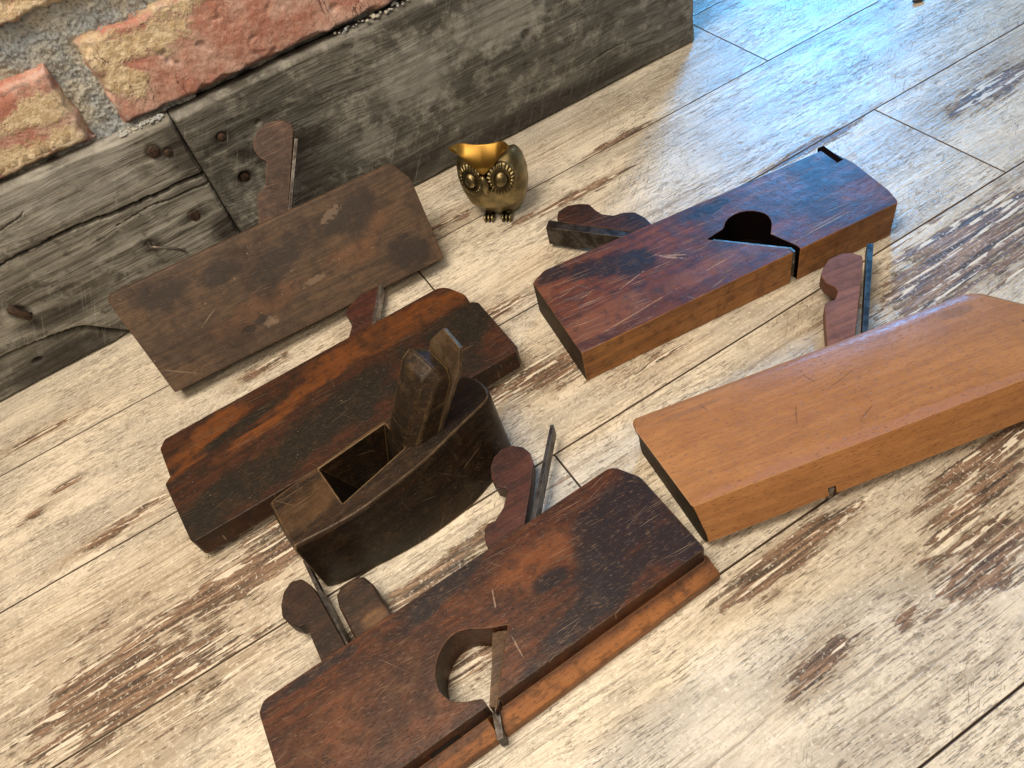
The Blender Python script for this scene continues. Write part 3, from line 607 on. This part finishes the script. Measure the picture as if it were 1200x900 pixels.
# C: small coffin shaped block plane, upright in the middle
Cc = tag(empty('smoothing_plane', (-.068, .277, 0), 5.5), 'small nearly black wooden block plane standing upright with a thick wedge and iron', 'wood plane', 'old wooden hand planes')
m_c = wood('black_brown_wood', (.034, .018, .009), (.019, .011, .007), dark=(.006, .005, .004), scratch=.3, rough=.34, seed=37, edge=(.36, .24, .12), edge_amt=1.0, wearrad=.0022, fleck=.45, dust=.25, grain=.6, mot=.7,
           fresh=[(.02, .02, .03, .02, 0), (.05, .045, .05, .01, 0)], fresh_col=(.085, .045, .020))
def spl(pts, per=5):
    P = [Vector(p) for p in pts]; o = []
    for i in range(len(P) - 1):
        p0, p1, p2, p3 = P[max(i - 1, 0)], P[i], P[i + 1], P[min(i + 2, len(P) - 1)]
        for k in range(per):
            t = k / per; q = .5 * ((2 * p1) + (p2 - p0) * t + (2 * p0 - 5 * p1 + 4 * p2 - p3) * t * t + (3 * p1 - p0 - 3 * p2 + p3) * t ** 3); o.append((q.x, q.y))
    o.append(tuple(P[-1])); return o
top = spl([(-.5, 1.5), (8, .2), (28.8, -3.6), (51.4, -5.0), (89.5, -2.6), (120, 3.5), (141, 7.6), (147.5, 12), (149.5, 22.7), (147, 32), (140.5, 39.5), (110, 43.8), (73.4, 45), (35.9, 44), (12.4, 43.4), (2.2, 42), (.4, 38), (-.6, 20), (-.6, 4)], 4)
bot = spl([(-.6, 2.2), (10, -2.7), (41.2, -9.6), (62, -12.8), (83.5, -14.0), (105, -12.4), (130, -5.2), (145.5, 2.4), (147.6, 18), (145, 32), (138, 42), (110, 50), (73.4, 53), (35.9, 50), (12.4, 46), (2.2, 43), (.4, 38), (-.6, 20), (-.6, 4)], 4)
def lerp(P, Q, t): return [(a + (c - a) * t, b + (d - b) * t) for (a, b), (c, d) in zip(P, Q)]
body = loft('body', [(0, bot), (14, lerp(bot, top, .30)), (30, lerp(bot, top, .66)), (44, lerp(bot, top, .93)), (50.6, top), (53.0, [(76 + (a - 76) * .982, 21 + (b - 21) * .93) for a, b in top])], m_c, Cc, bevel=0)
def cut(o, cutter_pts, v0, v1, hull=None):
    bm = bmesh.new(); r0 = [bm.verts.new((a / 1000, v0 / 1000, z / 1000)) for a, z in cutter_pts]; r1 = [bm.verts.new((a / 1000, v1 / 1000, z / 1000)) for a, z in cutter_pts]
    if hull:
        bm.clear(); r0 = [bm.verts.new((a / 1000, b / 1000, hull[1] / 1000)) for a, b in hull[0]]; r1 = [bm.verts.new((a / 1000, b / 1000, hull[3] / 1000)) for a, b in hull[2]]
    bm.faces.new(r0); bm.faces.new(r1); n = len(r0)
    for i in range(n): bm.faces.new((r0[i], r0[(i + 1) % n], r1[(i + 1) % n], r1[i]))
    bmesh.ops.triangulate(bm, faces=bm.faces); bmesh.ops.recalc_face_normals(bm, faces=bm.faces); me = bpy.data.meshes.new('c'); bm.to_mesh(me); bm.free()
    c = bpy.data.objects.new('c', me); col.objects.link(c); c.matrix_world = o.matrix_world
    c.parent = o.parent
    md = o.modifiers.new('b', 'BOOLEAN'); md.operation = 'DIFFERENCE'; md.solver = 'EXACT'; md.object = c
    bpy.context.view_layer.update(); dg = bpy.context.evaluated_depsgraph_get()
    nm = bpy.data.meshes.new_from_object(o.evaluated_get(dg)); o.modifiers.clear(); o.data = nm
    bpy.data.objects.remove(c)
cut(body, [(34, 60), (58, -3), (64, -3), (86, 60)], 0, 0, hull=([(33.5, 7.2), (87, 15.5), (87, 41.3), (33.5, 41.3)], 60, [(57, 15), (66, 16), (66, 36), (57, 36)], -3))
cut(body, [(63.2, -4), (73, -4), (117, 61), (92, 61)], 9.8, 39.8)
m_in = wood('shaded_throat_wood', (.030, .015, .007), (.012, .007, .004), dark=(.004, .003, .002), rough=.5, seed=43, edge=(.20, .12, .05), edge_amt=.7, scratch=.1, spec=.2)  # darker wood colour for the cavity faces, shade painted into the throat
if len(body.data.materials) < 2: body.data.materials.append(m_in)
for p in body.data.polygons:
    c_ = p.center * 1000
    if 9 < c_.y < 41 and 30 < c_.x < 118 and .5 < c_.z < 52.6 and abs(p.normal.z) < .97: p.material_index = 1
b = body.modifiers.new('bevel', 'BEVEL'); b.width = .0007; b.segments = 2; b.limit_method = 'ANGLE'; b.angle_limit = R(32); b.harden_normals = True
m_cw = wood('blackened_wedge_wood', (.044, .026, .014), (.026, .016, .010), dark=(.010, .008, .006), scratch=.4, rough=.42, seed=41, edge=(.42, .27, .11), edge_amt=.9, wearrad=.004, axes='xz', dust=.3)
loft('wedge', [(10.2, [(76, 10), (85.5, 45), (115.5, 88), (122, 91), (127, 84), (103, 44), (79, 10)]), (16, [(74, 10), (80.5, 46), (111.5, 94), (121, 98), (130, 90.5), (103, 44), (79, 10)]),
               (30.5, [(74, 10), (79.5, 46), (111, 98), (119, 102), (128, 96), (103, 44), (79, 10)]), (38, [(76, 10), (82, 46), (112.5, 97), (118, 100), (126, 94), (103, 44), (79, 10)])], m_cw, Cc, bevel=1.5, plane='xz')
# iron plate: leans with the wedge, top corners clipped
bm = bmesh.new(); ax = Vector((.545, 0, .839)); nrm = Vector((-.839, 0, .545)); O = Vector((75.5, 0, 3))
def ip(s, v, t): return (O + ax * s + nrm * t + Vector((0, v, 0))) / 1000
prof = [(0, 10), (0, 39.5), (108, 39.5), (121, 31), (119, 12), (106, 7.5), (60, 9.9)]
r0 = [bm.verts.new(ip(s_, v, -1.6)) for s_, v in prof]; r1 = [bm.verts.new(ip(s_, v, 1.2)) for s_, v in prof]; bm.faces.new(r0); bm.faces.new(r1)
for i in range(7): bm.faces.new((r0[i], r0[(i + 1) % 7], r1[(i + 1) % 7], r1[i]))
o = finish(bm, 'iron', steel('brown_iron', (.20, .14, .085), (.11, .075, .045), .48, .7), Cc)
b = o.modifiers.new('bevel', 'BEVEL'); b.width = .0005; b.segments = 2; b.harden_normals = True

# ------------------------------------------------------------------ brass owl
def build_owl():
    root = tag(empty('owl_figurine', (.1965, .521, 0), -43), 'small brass owl figurine with round ringed eyes standing on the floor by the board', 'figurine'); root.scale = (1.08, 1.08, 1.17); root.location = (.2010, .521, 0)
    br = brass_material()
    H = 64.0
    prof = [(0, 13.0, 9, 3), (3, 16.5, 11.5, 3), (8, 19.8, 14.5, 2), (16, 24.0, 17.5, 1), (26, 27.0, 19.0, 0), (36, 27.8, 19.2, 0), (46, 26.5, 18.0, 0), (51, 24.2, 15.0, 0), (55, 21.5, 11, .5), (57, 16, 6.5, 1.0)]
    def at(z):
        for a, b in zip(prof, prof[1:]):
            if a[0] <= z <= b[0]:
                t = (z - a[0]) / (b[0] - a[0]); return tuple(a[i] + (b[i] - a[i]) * t for i in (1, 2, 3))
        return prof[-1][1:] if z > 30 else prof[0][1:]
    def se(c): return math.copysign(abs(c) ** .86, c)
    bm = bmesh.new(); rings = []; N = 64; K = 40
    for k in range(K + 1):
        z = 3.5 + (57 - 3.5) * k / K; W, Dp, sh = at(z); r = []
        for i in range(N):
            a = 2 * math.pi * i / N; x = W * se(math.cos(a)); y = Dp * se(math.sin(a)) + sh
            zz = z
            if z > 50:                                     # the crown rises to two horns and dips between them
                t = (z - 50) / 9; zz = z + t * (2.0 * (abs(x) / 22) ** 2 - 1.0)
            if z > 40 and y > -4: zz -= (y + 4) * .80 * (z - 40) / 17 * (1 - .95 * min(1, abs(x) / 22) ** 2)
            if y > 0 and z < 22: y += (1 - (z - 3.5) / 18.5) * 7 * max(0, math.sin(a)) ** 2   # tail behind
            # belly swelling under the face
            if y < 0: y -= 1.3 * math.exp(-((z - 17) / 6) ** 2)
            r.append(bm.verts.new((x / 1000, y / 1000, zz / 1000)))
        rings.append(r)
    for a, b in zip(rings, rings[1:]):
        for i in range(N): bm.faces.new((a[i], a[(i + 1) % N], b[(i + 1) % N], b[i]))
    bm.faces.new(rings[0]); bm.faces.new(rings[-1])
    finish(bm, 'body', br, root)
    def front(x, z):
        W, Dp, sh = at(min(z, 60)); u = min(.999, abs(x) / W); y = -Dp * (1 - u ** (2 / .86)) ** (.43) + sh
        return y - 1.3 * math.exp(-((z - 17) / 6) ** 2)
    # eyes: ringed discs hugging the face
    for sx in (-1, 1):
        cx, cz = sx * 12.3, 40.0; bm = bmesh.new(); pr = []
        for k in range(17):
            q = k / 16; r_ = 11.6 * q
            if q < .40: h = 1.6 + 2.9 * math.sqrt(max(0, 1 - (q / .40) ** 2))
            elif q < .52: h = .5
            elif q < .62: h = 1.9
            elif q < .68: h = 1.0
            elif q < .95: h = 2.0
            else: h = -.8
            row = []
            for i in range(132):
                a = 2 * math.pi * i / 132; x = cx + r_ * math.cos(a) * .98; z = cz + r_ * math.sin(a) * 1.05
                hh = h + (.75 * math.cos(a * 22) if .68 <= q < .95 else 0) * (1 if math.sin(a) < .5 else .6)
                W = at(z)[0]; y = front(max(-W * .97, min(W * .97, x)), z)
                row.append(bm.verts.new((x / 1000, (y - hh) / 1000, z / 1000)))
            pr.append(row)
        for a, b in zip(pr, pr[1:]):
            for i in range(132): bm.faces.new((a[i], a[(i + 1) % 132], b[(i + 1) % 132], b[i]))
        bmesh.ops.remove_doubles(bm, verts=bm.verts, dist=.00002)
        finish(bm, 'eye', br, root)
    # brow: a V shaped shield from the two horns down to the beak
    bm = bmesh.new(); nx, nz_ = 40, 22; g = []
    for j in range(nz_ + 1):
        t = j / nz_; row = []
        for i in range(nx + 1):
            s_ = -1 + 2 * i / nx
            ztop = 62.6 + 3.0 * abs(s_) ** 3.0; zbot = 45.5 + (65.6 - 45.5) * (abs(s_) ** 1.25)
            x = 23.2 * s_ * (1 - .05 * t); z = ztop + (min(zbot, ztop) - ztop) * t
            W = at(min(z, 58))[0]; y = front(max(-W * .80, min(W * .80, x)), min(z, 50)) - 1.6
            y += (1 - t) ** 1.1 * 9.0 * (1 - abs(s_) ** 7) - 2.4 * math.sin(math.pi * t) * (1 - s_ * s_)
            row.append(bm.verts.new((x / 1000, y / 1000, z / 1000)))
        g.append(row)
    for j in range(nz_):
        for i in range(nx): bm.faces.new((g[j][i], g[j][i + 1], g[j + 1][i + 1], g[j + 1][i]))
    bmesh.ops.remove_doubles(bm, verts=bm.verts, dist=.00001)
    b = brass_material(); b.name = 'polished_brass'; pb = b.node_tree.nodes['Principled BSDF']; pb.inputs['Roughness'].links and b.node_tree.links.remove(pb.inputs['Roughness'].links[0]); pb.inputs['Roughness'].default_value = .46
    mx = pb.inputs['Base Color'].links[0]; b.node_tree.links.remove(mx); pb.inputs['Base Color'].default_value = (.30, .175, .040, 1)
    o = finish(bm, 'brow', b, root); s2 = o.modifiers.new('s', 'SOLIDIFY'); s2.thickness = .0022; s2.offset = 0; bv = o.modifiers.new('b', 'BEVEL'); bv.width = .0004; bv.segments = 2
    # beak
    bm = bmesh.new(); bmesh.ops.create_uvsphere(bm, u_segments=20, v_segments=14, radius=1)
    for v in bm.verts:
        x, y, z = v.co; k = 1 if z > 0 else (1 + z * .55)
        v.co = Vector((x * 3.3 * k, front(0, 38) - 2.6 + y * 3.6 - (1.2 if z > 0 else 1.2 * (1 + z)), 38.0 + z * 8.4)) / 1000
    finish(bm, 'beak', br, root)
    for sx in (-1, 1):                                      # feet with three toes each
        bm = bmesh.new()
        for k in (-1, 0, 1):
            m = Matrix.Translation(((sx * 7.5 + k * 3.0) / 1000, -.0125, .0028)) @ Matrix.Diagonal((.0017, .0048, .0030, 1)); bmesh.ops.create_uvsphere(bm, u_segments=12, v_segments=8, radius=1, matrix=m)
        m = Matrix.Translation((sx * .0075, -.006, .0038)) @ Matrix.Diagonal((.0050, .0055, .0040, 1)); bmesh.ops.create_uvsphere(bm, u_segments=14, v_segments=8, radius=1, matrix=m)
        finish(bm, 'foot', br, root)
    bm = bmesh.new(); m = Matrix.Translation((0, .016, .0055)) @ Matrix.Rotation(R(-25), 4, 'X') @ Matrix.Diagonal((.010, .008, .0055, 1)); bmesh.ops.create_uvsphere(bm, u_segments=20, v_segments=10, radius=1, matrix=m)
    finish(bm, 'tail', br, root)
build_owl()

# ------------------------------------------------------------------ small bits on the floor
bm = bmesh.new(); bmesh.ops.create_icosphere(bm, subdivisions=3, radius=1, matrix=Matrix.Translation((.671, .497, .0022)) @ Matrix.Rotation(R(-20), 4, 'Z') @ Matrix.Diagonal((.0062, .0036, .0022, 1)))
for v in bm.verts: v.co += Vector((mn.noise(v.co * 250), mn.noise(v.co * 300), .3 * mn.noise(v.co * 260))) * .0012
pm = NT('dark_grit'); pm = pm.out(Base_Color=(.03, .025, .025), Roughness=.5)
tag(finish(bm, 'pebble', pm), 'tiny dark pebble on the blue lit floor near the top edge', 'pebble')
bm = bmesh.new(); rnd = random.Random(8)
for i in range(16):
    a = rnd.uniform(0, 6.28); r = rnd.uniform(0, .0028); m = Matrix.Translation((-.1285 + r * math.cos(a), .349 + r * math.sin(a), .0009 + rnd.uniform(0, .0012))) @ Matrix.Rotation(rnd.uniform(0, 3), 4, 'Z') @ Matrix.Rotation(rnd.uniform(-.5, .5), 4, 'Y') @ Matrix.Diagonal((rnd.uniform(.002, .0045), .0005, .0003, 1))
    bmesh.ops.create_cube(bm, size=1, matrix=m)
sm = NT('pale_shaving'); sm = sm.out(Base_Color=(.6, .52, .4), Roughness=.7)
tag(finish(bm, 'wood_shaving', sm), 'tiny pale tuft of wood shavings by the left end of the rusty plane', 'shaving')
